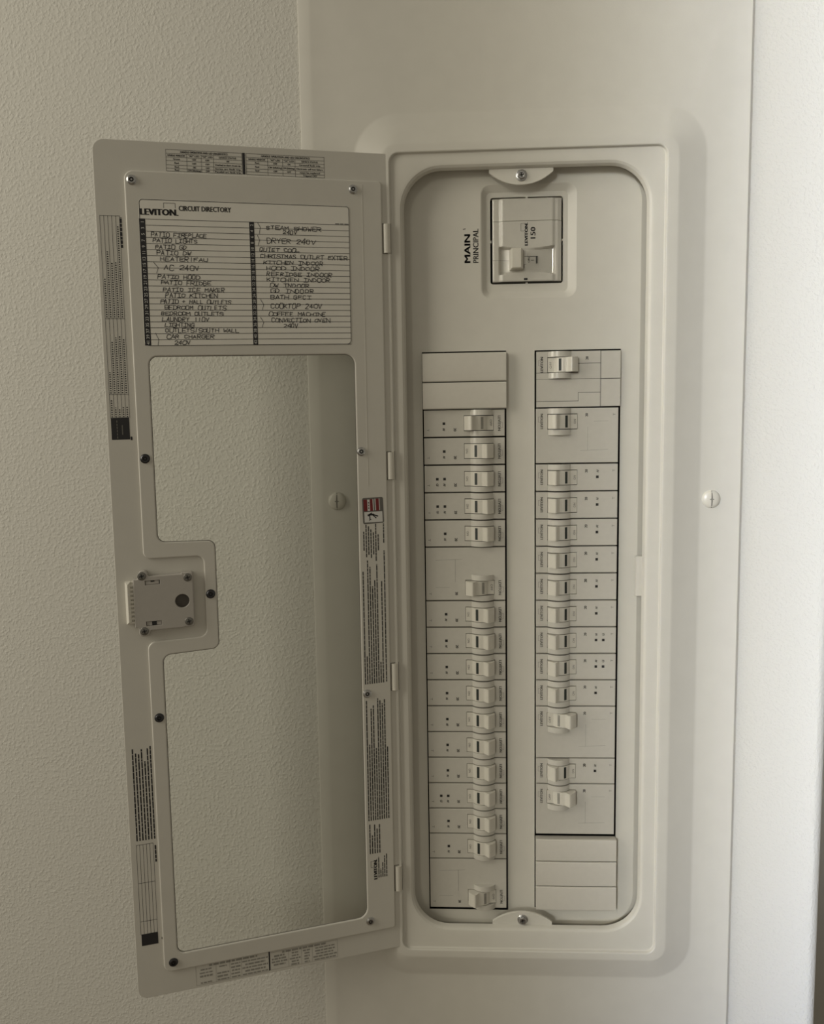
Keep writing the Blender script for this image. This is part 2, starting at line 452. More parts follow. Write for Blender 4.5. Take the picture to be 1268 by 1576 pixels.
def retainer_screw(cx, cz, y, r=3.3):
    b = MB()
    b.lathe([(r * 1.2, 0), (r * 1.2, -.4), (r * 1.05, -.7), (r, -1.3), (r * .85, -1.7), (r * .56, -1.7), (r * .5, -.7)], cx, cz, 20, 0, y, 0, False)
    b.lathe([(r * .52, -.75), (.01, -.7)], cx, cz, 20, 1, y)
    b.lathe([(r * .24, -.7), (r * .24, -1.4), (.01, -1.45)], cx, cz, 8, 0, y)
    return b
for i, (s, z) in enumerate([(214.3, -29.1), (33.8, -29.4), (214.5, -252.2), (31.7, -253.9), (213.5, -474.4), (31.1, -475.3), (211.8, -698.9), (32.8, -696.3), (166.4, -370.4)]):
    dark = i in (2, 4, 6, 8)
    dpart('retainer_screw', retainer_screw(-s, z, YR), [BLACKSTEEL if dark else STEEL, DARK], 35, 'dark socket screw' if dark else 'bright zinc socket screw')

# latch
mb = MB()
body = round_poly([(-229.0, -352.5, .6), (-224.5, -352.5, 2), (-224.5, -345.5, 3), (-217, -345.5, 3), (-217, -350.5, 1.5), (-189.5, -350.5, 1), (-189.5, -349.6, .5), (-180.5, -349.6, 1.5),
                   (-180.5, -396.2, 1.5), (-189.5, -396.2, .5), (-189.5, -396.8, 1), (-217, -396.8, 1.5), (-217, -401.5, 3), (-226, -401.5, 3), (-226, -393.5, 2), (-229.0, -393.5, .6)], 4)
s1 = [(-219.5, -357.8), (-207.5, -357.8), (-207.5, -354.2), (-219.5, -354.2)]
s2 = [(-220.0, -392.8), (-207.5, -392.8), (-207.5, -389.0), (-220.0, -389.0)]
hole = [(-190 + 5.9 * math.cos(t), -373.8 + 5.9 * math.sin(t)) for t in [2 * math.pi * i / 28 for i in range(28)]]
plate(mb, body, [s1, s2, hole], -5.5, -.2, .8, hole_bev=.35)
dpart('latch_housing', mb, [LATCHM], 25)
mb = MB(); mb.lathe([(6.4, -1.4), (6.4, -2.0), (.01, -2.05)], -190, -373.8, 24)
dpart('latch_recess', mb, [mat('latch_recess', (.09, .08, .07), .5, noise=.1)], label='dark round recess of the latch')
mb = MB()
mb.box(-219.8, -207.7, -4.6, -2, -392.6, -389.2, 0, .3); mb.box(-215.4, -211.6, -4.75, -4.5, -392.6, -389.2, 1)
dpart('latch_clip', mb, [LATCHM, DARK], label='plastic clip in the lower slot of the latch')
mb = MB()
mb.box(-219.3, -207.7, -4.9, -2, -357.6, -354.4, 0, .3); mb.box(-215, -211.8, -5.0, -4.8, -355.4, -354.4, 1); mb.box(-208.3, -207.7, -5.0, -4.8, -357.2, -354.4, 1)
dpart('latch_clip', mb, [LATCHM, DARK], label='plastic clip in the upper slot of the latch')
mb = MB()
for k in range(20):
    t0, t1 = k / 20, (k + 1) / 20
    z0, z1 = -354.6 - 35.2 * t1, -354.6 - 35.2 * t0
    if k % 2: mb.box(-231.8, -228.6, -4.6, 0, z0, z1)
mb.box(-235.6, -231.4, -6.4, 0, -390.2, -354.3, 0, 1.9); mb.box(-231.9, -228.6, -3.0, 0, -390.0, -354.4)
dpart('latch_lever', mb, [mat('pale_plastic', (.76, .74, .67), .4, noise=.01)], label='pale ribbed latch lever')
for s, z in ((221.9, -350.0), (184.9, -353.9), (221.8, -396.9), (185.2, -391.8)):
    b = MB(); r = 3.2
    b.lathe([(r * 1.1, 0), (r, -.45), (r * .75, -.7), (.01, -.75)], -s, z, 20, 0, -5.5)
    for k in (0, 1):
        d = (1.5, .35) if k else (-.35, 1.5)
        b.line([(-s - d[0], z - d[1]), (-s + d[0], z + d[1])], .95, -6.3, 1)
    dpart('latch_screw', b, [LSTEEL, DARK], 35, 'small dark cross-head screw')

# hinges
for z0, z1 in ((-81.7, -57.1), (-279.9, -255.6), (-475.2, -450.2), (-671.6, -647.0)):
    b = MB()
    pr = [(-7.6, 0)] + [(-4.1 - 3.3 * math.cos(t), -.6 - 2.4 * math.sin(t)) for t in [math.pi * k / 8 for k in range(9)]] + [(-.6, 0)]
    b.extrude_profile(pr, z0, z1)
    b.box(-8.3, -.2, -.12, .3, z0 - .7, z1 + .7, 1)
    dpart('hinge', b, [TOGGLE, GASKET], 40)

# --- circuit directory card
YC = YR - .2
mb = MB(); card = round_poly([(-209.8, -43.6, 3), (-210.4, -160.4, 4), (-38, -160.4, 4), (-37.4, -43.6, 3)])
plate(mb, card, [], YC, YR, .05)
dpart('directory_card', mb, [CARD], label='paper circuit directory card')
YI = YC - .1
mb = MB()
b_in = offset(card, -.45)
for i in range(len(b_in)): mb.line([b_in[i - 1], b_in[i]], .45, YI)
ROW = (160.0 - 59.3) / 21
for r in range(22):
    z = -59.3 - ROW * r
    mb.line([(-206, z), (-122.5, z)], .38, YI); mb.line([(-119, z), (-38.4, z)], .38, YI)
mb.quad(-210.0, -205.3, -159.8, -59.0, YI - .02); mb.quad(-122.6, -118.6, -160.2, -59.0, YI - .02)
mb.text('LEVITON.', -208.6, -56.0, 5.0, YI, 0, width=29.0, bold=.10)
mb.line([(-190.5, -50.2), (-190.5, -46.3), (-181.5, -46.3), (-181.5, -50.2)], .3, YI)
mb.text('CIRCUIT DIRECTORY', -178.6, -52.0, 4.0, YI, 0, width=41.5, bold=.05)
rng = random.Random(4)
mb.words(-50, -58.6, 11.5, .55, YI, 0, rng, wl=(2.5, 7))
dpart('directory_print', mb, [INK], label='printed rules, headings and black number columns of the directory')
mb = MB()
for r in range(21):
    zc = -59.3 - ROW * (r + .5)
    mb.text(str(2 * r + 1), -206.3, zc, 2.5, YI - .08, 90, align='C'); mb.text(str(2 * r + 2), -119.4, zc, 2.4, YI - .08, 90, align='C')
dpart('directory_numbers', mb, [PALE], label='small white circuit numbers on the black columns')

# --- handwriting
GL = {'A': '002640 1232', 'B': '000636453403 03334210? ', 'C': '4536160501103041', 'D': '00062644422000', 'E': '460600400 0333', 'F': '460600 0333', 'G': '45361605011030414323',
      'H': '0006 4046 0343', 'I': '0646 0040 2620', 'J': '363110010', 'K': '0006 4602 1340', 'L': '060040', 'M': '0006234640', 'N': '00064046', 'O': '160501103041453616',
      'P': '0006364534330? ', 'Q': '160501103041453616 2240', 'R': '0006364544330 3 1340', 'S': '453616050413334241301001', 'T': '0646 2620', 'U': '060110304146', 'V': '062046', 'W': '0610233046',
      'X': '0046 0640', 'Y': '062346 2320', '0': '160501103041453616', '1': '2620', '2': '05163645440040', '4': '3036 360242', '/': '3717?', '+': '2125 0343', '.': '2021'}
GL['B'] = '00063645443303 3342413000'; GL['P'] = '00063645443303'; GL['R'] = '00063645443303 1340'; GL['E'] = '46060040 0333'; GL['J'] = '3631100001'; GL['/'] = '2720'
def handwrite(mb, s0, s1, zc, string, rng, h=3.0, tilt=-.008):
    n = len(string); cw = (s0 - s1) / n; x = -s0
    for ch in string:
        if ch in GL:
            jz = rng.uniform(-.18, .18); sh = rng.uniform(.0, .2); hs = h * rng.uniform(.8, 1.15); ws = rng.uniform(.8, 1.12)
            for st in GL[ch].split():
                pts = []
                for k in range(0, len(st) - 1, 2):
                    gx, gz = int(st[k]) / 4 * cw * .80, (int(st[k + 1]) / 6 - .5) * hs
                    pts.append((x + gx * ws + sh * gz + rng.uniform(-.2, .2), zc + jz + gz + rng.uniform(-.22, .22) + tilt * (x + s0)))
                mb.line(pts, .50, YI - .06)
        x += cw
HW = [(201.1, 157.2, -71.2, 'PATIO FIREPLACE'), (199.9, 164.7, -75.8, 'PATIO LIGHTS'), (198.3, 173.4, -80.9, 'PATIO GD'), (197.4, 169.9, -85.5, 'PATIO DW'), (194.7, 157.0, -90.5, 'HEATER/FAU'),
      (192.2, 163.8, -97.2, 'AC 240V'), (197.5, 163.7, -104.6, 'PATIO HOOD'), (195.1, 155.0, -109.3, 'PATIO FRIDGE'), (193.8, 144.0, -114.8, 'PATIO ICE MAKER'), (192.2, 150.2, -119.4, 'PATIO KITCHEN'),
      (196.2, 139.2, -124.4, 'PATIO + HALL OUTLETS'), (193.1, 143.5, -129.2, 'BEDROOM OUTLETS'), (196.1, 146.3, -134.0, 'BEDROOM OUTLETS'), (195.4, 157.7, -138.7, 'LAUNDRY 110V'), (193.6, 169.8, -143.3, 'LIGHTING'),
      (193.5, 133.6, -147.7, 'OUTLETS/SOUTH WALL'), (192.7, 154.2, -152.8, 'CAR CHARGER'), (186.6, 173.7, -157.7, '240V'),
      (108.6, 61.9, -63.3, 'STEAM SHOWER'), (94.6, 82.5, -66.8, '240V'), (108.3, 66.9, -74.0, 'DRYER 240V'), (114.5, 80.8, -81.3, 'QUIET COOL'), (114.0, 39.8, -86.6, 'CHRISTMAS OUTLET EXTER'),
      (111.7, 60.5, -91.8, 'KITCHEN INDOOR'), (109.4, 63.9, -96.3, 'HOOD INDOOR'), (109.2, 53.1, -101.2, 'REFRIDGE INDOOR'), (109.4, 55.0, -105.7, 'KITCHEN INDOOR'), (106.7, 73.0, -110.5, 'DW INDOOR'),
      (106.5, 69.2, -115.2, 'GD INDOOR'), (106.7, 71.9, -120.3, 'BATH GFCI'), (106.9, 63.0, -127.6, 'COOKTOP 240V'), (108.6, 59.5, -134.3, 'COFFEE MACHINE'), (106.6, 56.3, -139.5, 'CONVECTION OVEN'), (96.4, 83.8, -144.1, '240V')]
mb = MB(); rng = random.Random(11)
for a, b, z, t in HW:
    handwrite(mb, a, b, z, t, rng, 4.0 if t in ('AC 240V', 'DRYER 240V', 'COOKTOP 240V') else 3.1)
for br in ([(200.3, -93.3), (196.9, -97.6), (198.3, -101.7)], [(201.5, -149.9), (199.2, -155.1), (200.0, -160.0)], [(115.5, -59.8), (113.5, -63.3), (114.5, -68.5)],
           [(116.2, -69.6), (114.4, -73.8), (115.8, -77.9)], [(115.4, -122.4), (112.8, -126.6), (114.2, -131.0)], [(115.9, -137.1), (113.3, -141.3), (115.0, -145.7)]):
    mb.line([(-s, z) for s, z in br], .36, YI - .06)
dpart('directory_handwriting', mb, [PEN], label='handwritten circuit names in dark pen')

# --- small printed tables straight on the door
def grid(mb, xs, zs, y, wd=.28, mi=0):
    for x in xs: mb.line([(x, zs[0]), (x, zs[-1])], wd, y, mi)
    for z in zs: mb.line([(xs[0], z), (xs[-1], z)], wd, y, mi)
YT = -.15
def cell(mb, t, x, z, h, w=None): mb.text(t, x, z - h / 2, h, YT, 0, width=w, align='C', bold=.06)
mb = MB()
TZ = [-3.6, -6.6, -9.4, -12.2, -15.6, -18.2, -20.4]
def tbl(x0, x1, rows, tall):
    wd = x1 - x0; xs = [x0, x0 + wd * .27, x0 + wd * .46, x0 + wd * .62, x1]
    zz = TZ
    mb.line([(x0, zz[0]), (x0, zz[-1])], .25, YT); mb.line([(x1, zz[0]), (x1, zz[-1])], .25, YT)
    for z in zz: mb.line([(x0, z), (x1, z)], .25, YT)
    for x in xs[1:4]: mb.line([(x, zz[1]), (x, zz[-1])], .25, YT)
    cell(mb, 'HANDLE OPERATION AND LED DIAGNOSTICS', (x0 + x1) / 2, (zz[0] + zz[1]) / 2, 1.5, wd * .62)
    for r, row in enumerate(rows):
        for c, t in enumerate(row):
            if t:
                cwid = xs[c + 1] - xs[c]
                cell(mb, t, (xs[c] + xs[c + 1]) / 2, (zz[r + 1] + zz[r + 2]) / 2, 1.35, min(cwid * .9, len(t) * 1.05))
tbl(-187.0, -126.6, [('HANDLE WINDOW', '"AF" LED', '"GF" LED', 'DEVICE STATUS'), ('Green', 'OFF', 'OFF', 'ON'), ('Red', 'OFF', 'OFF', 'Overload or short circuit trip'), ('Red', 'ON', 'OFF', 'Series arc fault trip'), ('Red', 'ON (blinking)', 'OFF', 'Parallel arc fault trip')], 0)
tbl(-123.0, -57.8, [('HANDLE WINDOW', '"AF" LED', '"GF" LED', 'DEVICE STATUS'), ('Red', 'OFF', 'ON', 'Ground fault trip'), ('Red', 'ON (blinking)', 'ON (blinking)', 'Electronic self test failure'), ('Red', 'OFF', 'OFF', 'must be replaced'), ('', '', '', 'Tripped OFF')], 0)
mb.quad(-126.1, -124.0, -20.4, -3.2, YT)
rng = random.Random(8); mb.words(-73, -21.6, 15, .7, YT, 0, rng)
dpart('status_table', mb, [INK], label='small printed status table along the top edge')

mb = MB(); rng = random.Random(21)
for x0, x1 in ((-193.0, -128.4), (-127.2, -64.4)):
    wd = x1 - x0; xs = [x0, x0 + wd * .27, x0 + wd * .46, x0 + wd * .62, x1]
    zt = -708.2 if x0 < -150 else -709.5; zb = -727 if x0 < -150 else -726.4
    zz = [zt + (zb - zt) * k / 6 for k in range(7)]
    for x in xs: mb.line([(x, zz[0]), (x, zz[-1])], .2, YT, 0)
    mb.line([(x0, zz[0]), (x1, zz[0])], .2, YT, 0); mb.line([(x0, zz[-1]), (x1, zz[-1])], .2, YT, 0)
    mb.words(x0 + wd * .18, (zz[0] + zz[1]) / 2, wd * .66, 1.7, YT, 0, rng, 0, (2, 6), .8)
    for r in range(1, 6):
        for c in range(4):
            cwid = xs[c + 1] - xs[c]; f = rng.uniform(.45, .85) if c < 3 else rng.uniform(.7, .95)
            if rng.random() < .88: mb.words(xs[c] + cwid * (1 - f) / 2, (zz[r] + zz[r + 1]) / 2, cwid * f, rng.uniform(1.1, 1.7), YT, 0, rng, 0, (1.5, 5), .6)
mb.quad(-128.3, -127.2, -726.5, -707.4, YT, 1)
dpart('lower_status_table', mb, [FADE, INK], label='blurred grey status table along the bottom edge')

# left edge: rotated specification table
mb = MB(); rng = random.Random(5)
xs = [-239.9 + 14.9 * k / 5 for k in range(6)]
for x in xs: mb.line([(x, -57.0), (x, -218)], .25, YT)
for z in (-57.0, -138.0, -199.0): mb.line([(xs[0], z), (xs[-1], z)], .3, YT)
for k, (l1, l2, l3) in enumerate(((31, 17, 15), (52, 42, 8), (44, 45, 7.5), (44, 46, 8.5), (72, 44, 8.5))):
    x = xs[k] + 1.3
    for zb, ln in ((-137, l1), (-198, l2), (-217.5, l3)):
        mb.words(x, zb, ln, 1.05, YT, 90, rng, 0, (.8, 1.0), .75)
mb.words(-224.2, -82, 24, 1.6, YT, 90, rng, 0, (2, 4), .4)
mb.quad(-239.8, -225.6, -235.8, -217.8, YT)
mb.quad(-225.2, -223.8, -236.5, -233.6, YT)
dpart('specification_table', mb, [INK], label='tall printed table with a black block at the left edge')
mb = MB()
for k in range(6): mb.line([(-235.2, -220.3 - 2.6 * k), (-235.2, -221.6 - 2.6 * k)], .8, YT - .08)
for k in range(3): mb.line([(-231.2, -224.4 - 2.6 * k), (-231.2, -226.4 - 2.6 * k)], .9, YT - .08)
dpart('block_lettering', mb, [GREY], label='faint rotated print on the black block')
mb = MB(); rng = random.Random(6)
tops = [-500, -504, -505, -500, -512, -500, -499]
for k in range(7):
    x = -237.0 + 14.6 * k / 6
    mb.words(x, -582.8, -tops[k] * -1 + 582.8 if k != 3 else 82, 1.1, YT, 90, rng, 0, (2, 7), .4)
xs = [-238 + 14 * k / 5 for k in range(6)]
for x in xs: mb.line([(x, -586.5), (x, -669)], .25, YT)
for z in (-586.5, -621.5, -657): mb.line([(xs[0], z), (xs[-1], z)], .3, YT)
mb.words(-222.2, -604, 16, 1.3, YT, 90, rng, 0, (2, 4), .4)
mb.quad(-237.6, -223.8, -679.6, -668.8, YT)
mb.quad(-220.9, -219.9 - .4, -676.5, -674.5, YT)
dpart('instruction_print', mb, [INK], label='block of tiny rotated instructions above a ruled table and black block')

# right of the window: warning sticker and instruction sheet
mb = MB(); YS = YR - .12
stk = round_poly([(-31.9, -295.5, 1.5), (-31.2, -319, 1.5), (-12.0, -318.6, 1.5), (-12.8, -295.3, 1.5)], 4)
fill(mb, [stk], YS, 0)
X = lambda u, z: -31.9 + (u * 19.1) + ((-295.4 - z) / 23.4) * .75
def sq(u0, u1, z0, z1, mi, dy):
    mb.add([(X(u0, z0), YS - dy, z0), (X(u1, z0), YS - dy, z0), (X(u1, z1), YS - dy, z1), (X(u0, z1), YS - dy, z1)], [(0, 1, 2, 3)], mi)
sq(.06, .24, -307.4, -297.0, 2, .05); sq(.24, .36, -307.2, -297.0, 1, .05); sq(.36, .50, -307.4, -296.8, 2, .05); sq(.50, .54, -307.0, -296.8, 1, .05); sq(.54, .60, -307.2, -296.8, 3, .05)
sq(.60, .64, -307.0, -296.6, 1, .05); sq(.64, .80, -307.4, -296.6, 2, .05); sq(.80, .83, -307.0, -296.6, 1, .05); sq(.83, .95, -307, -296.6, 3, .05)
sq(.07, .94, -317.6, -308.2, 1, .05)
for z in (-299.2, -301.6, -304.0): sq(.275, .325, z - 1.5, z, 3, .1)
def fig(pts, wd): mb.line([(X(u, z), z) for u, z in pts], wd, YS - .1, 4)
fig([(.26, -311.2), (.34, -310.6), (.50, -310.8)], 1.7); fig([(.50, -310.8), (.70, -312.3)], 1.1); fig([(.48, -311.2), (.62, -313.8)], .9); fig([(.32, -311), (.33, -315.0)], .9); fig([(.33, -315), (.29, -316.3)], .5)
fig([(.36, -310), (.42, -309.3)], .9); fig([(.33, -315), (.38, -315.2)], .5)
dpart('warning_sticker', mb, [GREY, PALE, RED, GREY, INK], label='small red and white shock warning sticker with a falling figure')

mb = MB(); rng = random.Random(9)
def colx(k, n, z): return -32.0 + 19.6 * k / (n - 1)
for k, (a, b) in enumerate(((-325.5, -343), (-319.5, -349), (-321, -347), (-324, -350), (-326.5, -347), (-319, -353), (-329, -343.5))):
    mb.words(-31.0 + 2.2 * k, b, b * -1 + a, .95, YS, 90, rng, 0, (2, 5), .35)
mb.words(-12.7, -337, 18, .9, YS, 90, rng, 0, (2, 5), .35)
mb.words(-12.6, -466, 122, .95, YS, 90, rng, 0, (2, 7), .4)
for k, t in enumerate((-362, -440, -352, -358, -376, -370, -356, -447, -372)):
    mb.words(-32.4 + 2.12 * k, -466.5, 466.5 + t, .95, YS, 90, rng, 0, (2, 7), .4)
for k, t in enumerate((-482, -524, -490, -487, -528, -481, -483, -486, -482, -528)):
    mb.words(-32.0 + 2.12 * k, -597.5, 597.5 + t, 1.0, YS, 90, rng, 0, (2, 7), .4)
for k, t in enumerate((-601, -612, -601.5, -606, -602)):
    mb.words(-31.4 + 2.3 * k, -630, 630 + t, 1.0, YS, 90, rng, 0, (2, 7), .4)
mb.text('LEVITON.', -25.2, -655.5, 3.2, YS, 90, width=19.5, bold=.12)
mb.line([(-28.6, -643.5), (-31, -643.5), (-31, -637.5), (-28.6, -637.5)], .28, YS)
for k, t in enumerate((-634, -646, -640, -633.5, -632)):
    mb.words(-23.6 + 1.9 * k, -654.5, 654.5 + t, .85, YS, 90, rng, 0, (2, 6), .4)
dpart('instruction_sheet', mb, [INK], label='long strip of tiny rotated instructions beside the hinges')

# ================================================================== BREAKERS
BW = 73.8
def hump_y(x):                                # height of the raised barrel of a breaker at x
    a, b, h = 42.5, 63.0, 5.4
    if x <= a or x >= b: return 0.0
    c = (a + b) / 2; hw = (b - a) / 2; R = (hw * hw + h * h) / (2 * h)
    return math.sqrt(max(0, R * R - (x - c) ** 2)) - (R - h)
HX = [42.5 + 20.5 * k / 14 for k in range(15)]
WX0, WX1, WZ0, WZ1 = 36.6, 63.7, -19.8, -5.7
def hump_block(mb, zt, mi=0):
    """raised barrel over one pole, with the toggle's opening left between its two cheeks"""
    for z0, z1 in ((zt - 24.75, zt + WZ0), (zt + WZ1, zt - .65)):
        mb.extrude_profile([(x, -hump_y(x) - .02) for x in HX] + [(HX[-1], 2), (HX[0], 2)], z0, z1, mi)
def housing(poles, wide=0.0, tiles=False):
    mb = MB(); H = poles * P
    if not tiles:
        fill_h = [(WX0, -H + P + WZ0), (WX1, -H + P + WZ0), (WX1, -H + P + WZ1), (WX0, -H + P + WZ1)]
        out = [(0, -H + .65), (BW, -H + .65), (BW, -.65), (0, -.65)]
        plate(mb, out, [fill_h], 0, 38, .4, 0, hole_bev=.1)
    else:
        x0 = -1.9
        fill_h = [(WX0, -H + P + WZ0), (WX1, -H + P + WZ0), (WX1, -H + P + WZ1), (WX0, -H + P + WZ1)]
        out = [(x0, -H + .45), (BW, -H + .45), (BW, -.45), (x0, -.45)]
        plate(mb, out, [fill_h], .9, 38, .3, 1, hole_bev=.1)
        c = 16.0
        mb.box(x0 + .2, c - .2, 0, 1.2, -H + .6, -H + P - .2, 0, .3); mb.box(x0 + .2, c - .2, 0, 1.2, -H + P + .25, -.6, 0, .3)
        g = .42
        mb.box(c + g, WX0 - .1, 0, 1.2, -39.1, -25.7, 0); mb.box(c + g, WX0 - .1, 0, 1.2, -H + .5, -39.5, 0)
        mb.box(WX1 + .1, BW, 0, 1.2, -H + P + WZ1, -25.7, 0); mb.box(WX0 - .1, WX1 + .1, 0, 1.2, -P + WZ1 + .1, -25.7, 0); mb.box(WX0 - .1, BW, 0, 1.2, -H + .5, -P + WZ0 - .1, 0)
        mb.box(WX1 + .1, BW, 0, 1.2, -P + WZ0 - .1, -P + WZ1 - g, 0)
        mb.box(36.2, BW, 0, 1.2, -25.4, -6.0, 0); mb.box(c + g, 36.2, 0, 1.2, -25.4, -13.6, 0)
        mb.box(35.8, BW, 0, 1.2, -6.0 + g, -.6, 0); mb.box(c + g, 35.8, 0, 1.2, -13.6 + g, -.6, 0)
    hump_block(mb, -H + P)
    # dark bottom of the toggle opening
    mb.quad(WX0, WX1, -H + P + WZ0, -H + P + WZ1, 3.0, 1)
    return mb
def toggle(on, zt):
    pf = [(36.9, .2), (40, .5), (42.6, .9), (44.2, 2.6), (45.6, 3.9), (48.8, 5.3), (50.4, 5.7), (52.4, 5.6), (53.3, 6.0), (54.4, 7.2), (55.6, 8.9), (56.4, 9.7), (57.2, 9.9), (58.2, 9.6), (60.8, 7.2), (63.0, 4.8), (63.4, 4.2), (63.45, -2.8), (36.9, -2.8)]
    if not on: pf = [(WX0 + WX1 - x, h) for x, h in pf]
    mb = MB(); mb.extrude_profile([(x, -h) for x, h in pf], zt + WZ0 + .6, zt + WZ1 - .6)
    return mb
def slot(on, zt):
    mb = MB()
    a, b = (46.0, 48.3) if on else (52.0, 54.3)
    ha, hb = (4.1, 5.15) if on else (5.15, 4.1)
    mb.add([(a, -ha - .08, zt - 18.2), (b, -hb - .08, zt - 18.2), (b, -hb - .08, zt - 7.4), (a, -ha - .08, zt - 7.4)], [(0, 1, 2, 3)])
    return mb
def marking(poles, dots, on, dark_brand):
    mb = MB(); zt = -(poles - 1) * P; y = -.1; bi = 1 if dark_brand else 0
    mb.text('LEVITON', 67.6, zt - 6.4, 2.5, y, -90, width=13.6, bold=.055, mi=bi)
    mb.line([(70.4, zt - 12.4), (71.9, zt - 12.4), (71.9, zt - 17.2), (70.4, zt - 17.2)], .2, y)
    mb.text('20', 27.2, zt - 17.0, 2.5, y, -90, width=2.9, bold=.08)
    if poles == 1 or not dark_brand: mb.text('T', 2.6, zt - 17.6, 2.2, y, -90, width=2.2)
    if poles == 2 and not dark_brand:
        for pts in ([(9, -38.1), (22, -38.1)], [(9, -12.4), (34, -11.6)], [(27.4, -11.8), (27.4, -33)]): mb.line(pts, .28, y, 2)
    if dots >= 1: mb.text('AF', 17.2, zt - 17.0, 2.1, y, -90, width=2.6, bold=.07)
    if dots >= 2: mb.text('GF', 10.6, zt - 17.0, 2.1, y, -90, width=2.6, bold=.07)
    # switch words, on the exposed end of the toggle
    if on: mb.text('ON', 38.2, zt - 10.6, 1.9, -.95, -90, width=4.2)
    else: mb.text('OFF', 60.2, zt - 9.6, 1.9, -1.2, -90, width=6.0)
    return mb
_cache = {}
def cached(key, fn, *mats_angle):
    if key not in _cache:
        mb = fn(); _cache[key] = mb.mesh(key[0], mats_angle[0], mats_angle[1])
    return _cache[key]
def dot_mesh():
    mb = MB(); mb.box(-1.2, 1.2, -.15, .5, -1.2, 1.2, 0, .1); return mb

YB = -7.0
def breaker(side, k, poles, dots, on, label, name, group, special=False):
    """side 'l' or 'r', slot k counted from the top of the column"""
    e = bpy.data.objects.new(name, None); COL.objects.link(e); e.empty_display_size = .01
    if side == 'l':
        e.location = (.0485, YB * MM, -k * P * MM); e.rotation_euler = (0, 0, 0)
    else:
        e.location = (.2247, YB * MM, -(k + poles) * P * MM); e.rotation_euler = (0, math.pi, 0)
    tag(e, label, 'breaker', group)
    zt = -(poles - 1) * P
    hs = link('housing', cached(('housing', poles, special), lambda: housing(poles, tiles=special), [PLASTIC, DARK], 24), e)
    tg = link('toggle', cached(('toggle', on, zt), lambda: toggle(on, zt), [TOGGLE], 30), e)
    faint = (not on) and not special
    so = link('status_window', cached(('status_window', on, zt, faint), lambda: slot(on, zt), [FADE if faint else SLOT], 30), tg)
    if faint: so['label'] = 'faint grey status window'
    pm = link('printed_marking', cached(('printed_marking', poles, dots, on, special), lambda: marking(poles, dots, on, special), [GREY, INK, FADE], 30), e); pm['kind'] = 'stuff'
    for d in range(dots):
        link('indicator_window', cached(('indicator_window',), dot_mesh, [DARK], 30), e, ((18.4 - 6.7 * d) * MM, 0, (zt - 12.9) * MM))
    return e

GS = 'single-pole circuit breakers in the panel'; GD = 'double-pole circuit breakers in the panel'
ORD = ['topmost', 'second', 'third', 'fourth', 'fifth', 'sixth', 'seventh', 'eighth', 'ninth', 'tenth', 'eleventh', 'twelfth', 'thirteenth', 'fourteenth', 'fifteenth', 'sixteenth', 'seventeenth', 'eighteenth']
LEFT = [(2, 1, 1, False), (3, 1, 1, True), (4, 1, 2, True), (5, 1, 2, True), (6, 1, 1, True), (7, 2, 0, False), (9, 1, 1, True), (10, 1, 1, True), (11, 1, 1, True), (12, 1, 1, True), (13, 1, 1, True),
        (14, 1, 1, True), (15, 1, 1, True), (16, 1, 2, True), (17, 1, 1, True), (18, 1, 1, True), (19, 2, 0, False)]
RIGHT = [(0, 2, 0, False), (2, 2, 0, True), (4, 1, 1, True), (5, 1, 1, True), (6, 1, 1, True), (7, 1, 1, True), (8, 1, 1, True), (9, 1, 1, True), (10, 1, 2, True), (11, 1, 2, True), (12, 1, 1, True),
         (13, 2, 0, False), (15, 1, 1, True), (16, 2, 0, False)]
for side, lst in (('l', LEFT), ('r', RIGHT)):
    colname = 'left' if side == 'l' else 'right'
    for i, (k, poles, dots, on) in enumerate(lst):
        what = 'double-height' if poles == 2 else 'single-height'
        st = 'switched on' if on else 'switched off'
        dt = {0: 'with no indicator dot', 1: 'with one black dot', 2: 'with two black dots'}[dots]
        w2 = ('double breaker off' if not on else 'double breaker on') if poles == 2 else ('single breaker off' if not on else 'single breaker on')
        d2 = {0: '', 1: ', one dot', 2: ', two dots'}[dots]
        if side == 'l' and i == 16: lab = 'double-height grey breaker switched off, lowest of the left column'
        elif side == 'l' and i == 5: lab = 'double-height grey breaker switched off, in the middle of the left column'
        elif side == 'l' and i == 0: lab = 'grey single-height breaker switched off, just below the left column fillers'
        elif side == 'l' and i == 15: lab = 'grey single-height breaker with one dot, above the lowest double in the left column'
        elif side == 'r' and i == 0: lab = 'double-height grey breaker with seamed face, topmost in the right column'
        elif side == 'r' and i == 1: lab = 'double-height grey breaker switched on, second from top in the right column'
        elif side == 'r' and i == 13: lab = 'double-height grey breaker switched off, directly above the right column fillers'
        elif side == 'r' and i == 11: lab = 'double-height grey breaker switched off, below nine single ones in the right column'
        elif side == 'r' and i == 12: lab = 'grey single-height breaker between the two lower doubles of the right column'
        else: lab = 'grey single-height breaker%s, %s from the top in the %s column' % (d2.replace(', ', ' with ').replace('one dot', 'one indicator dot').replace('two dots', 'two indicator dots'), ORD[i], colname)
        breaker(side, k, poles, dots, on, lab, 'circuit_breaker', GD if poles == 2 else GS, special=(side == 'r' and i == 0))

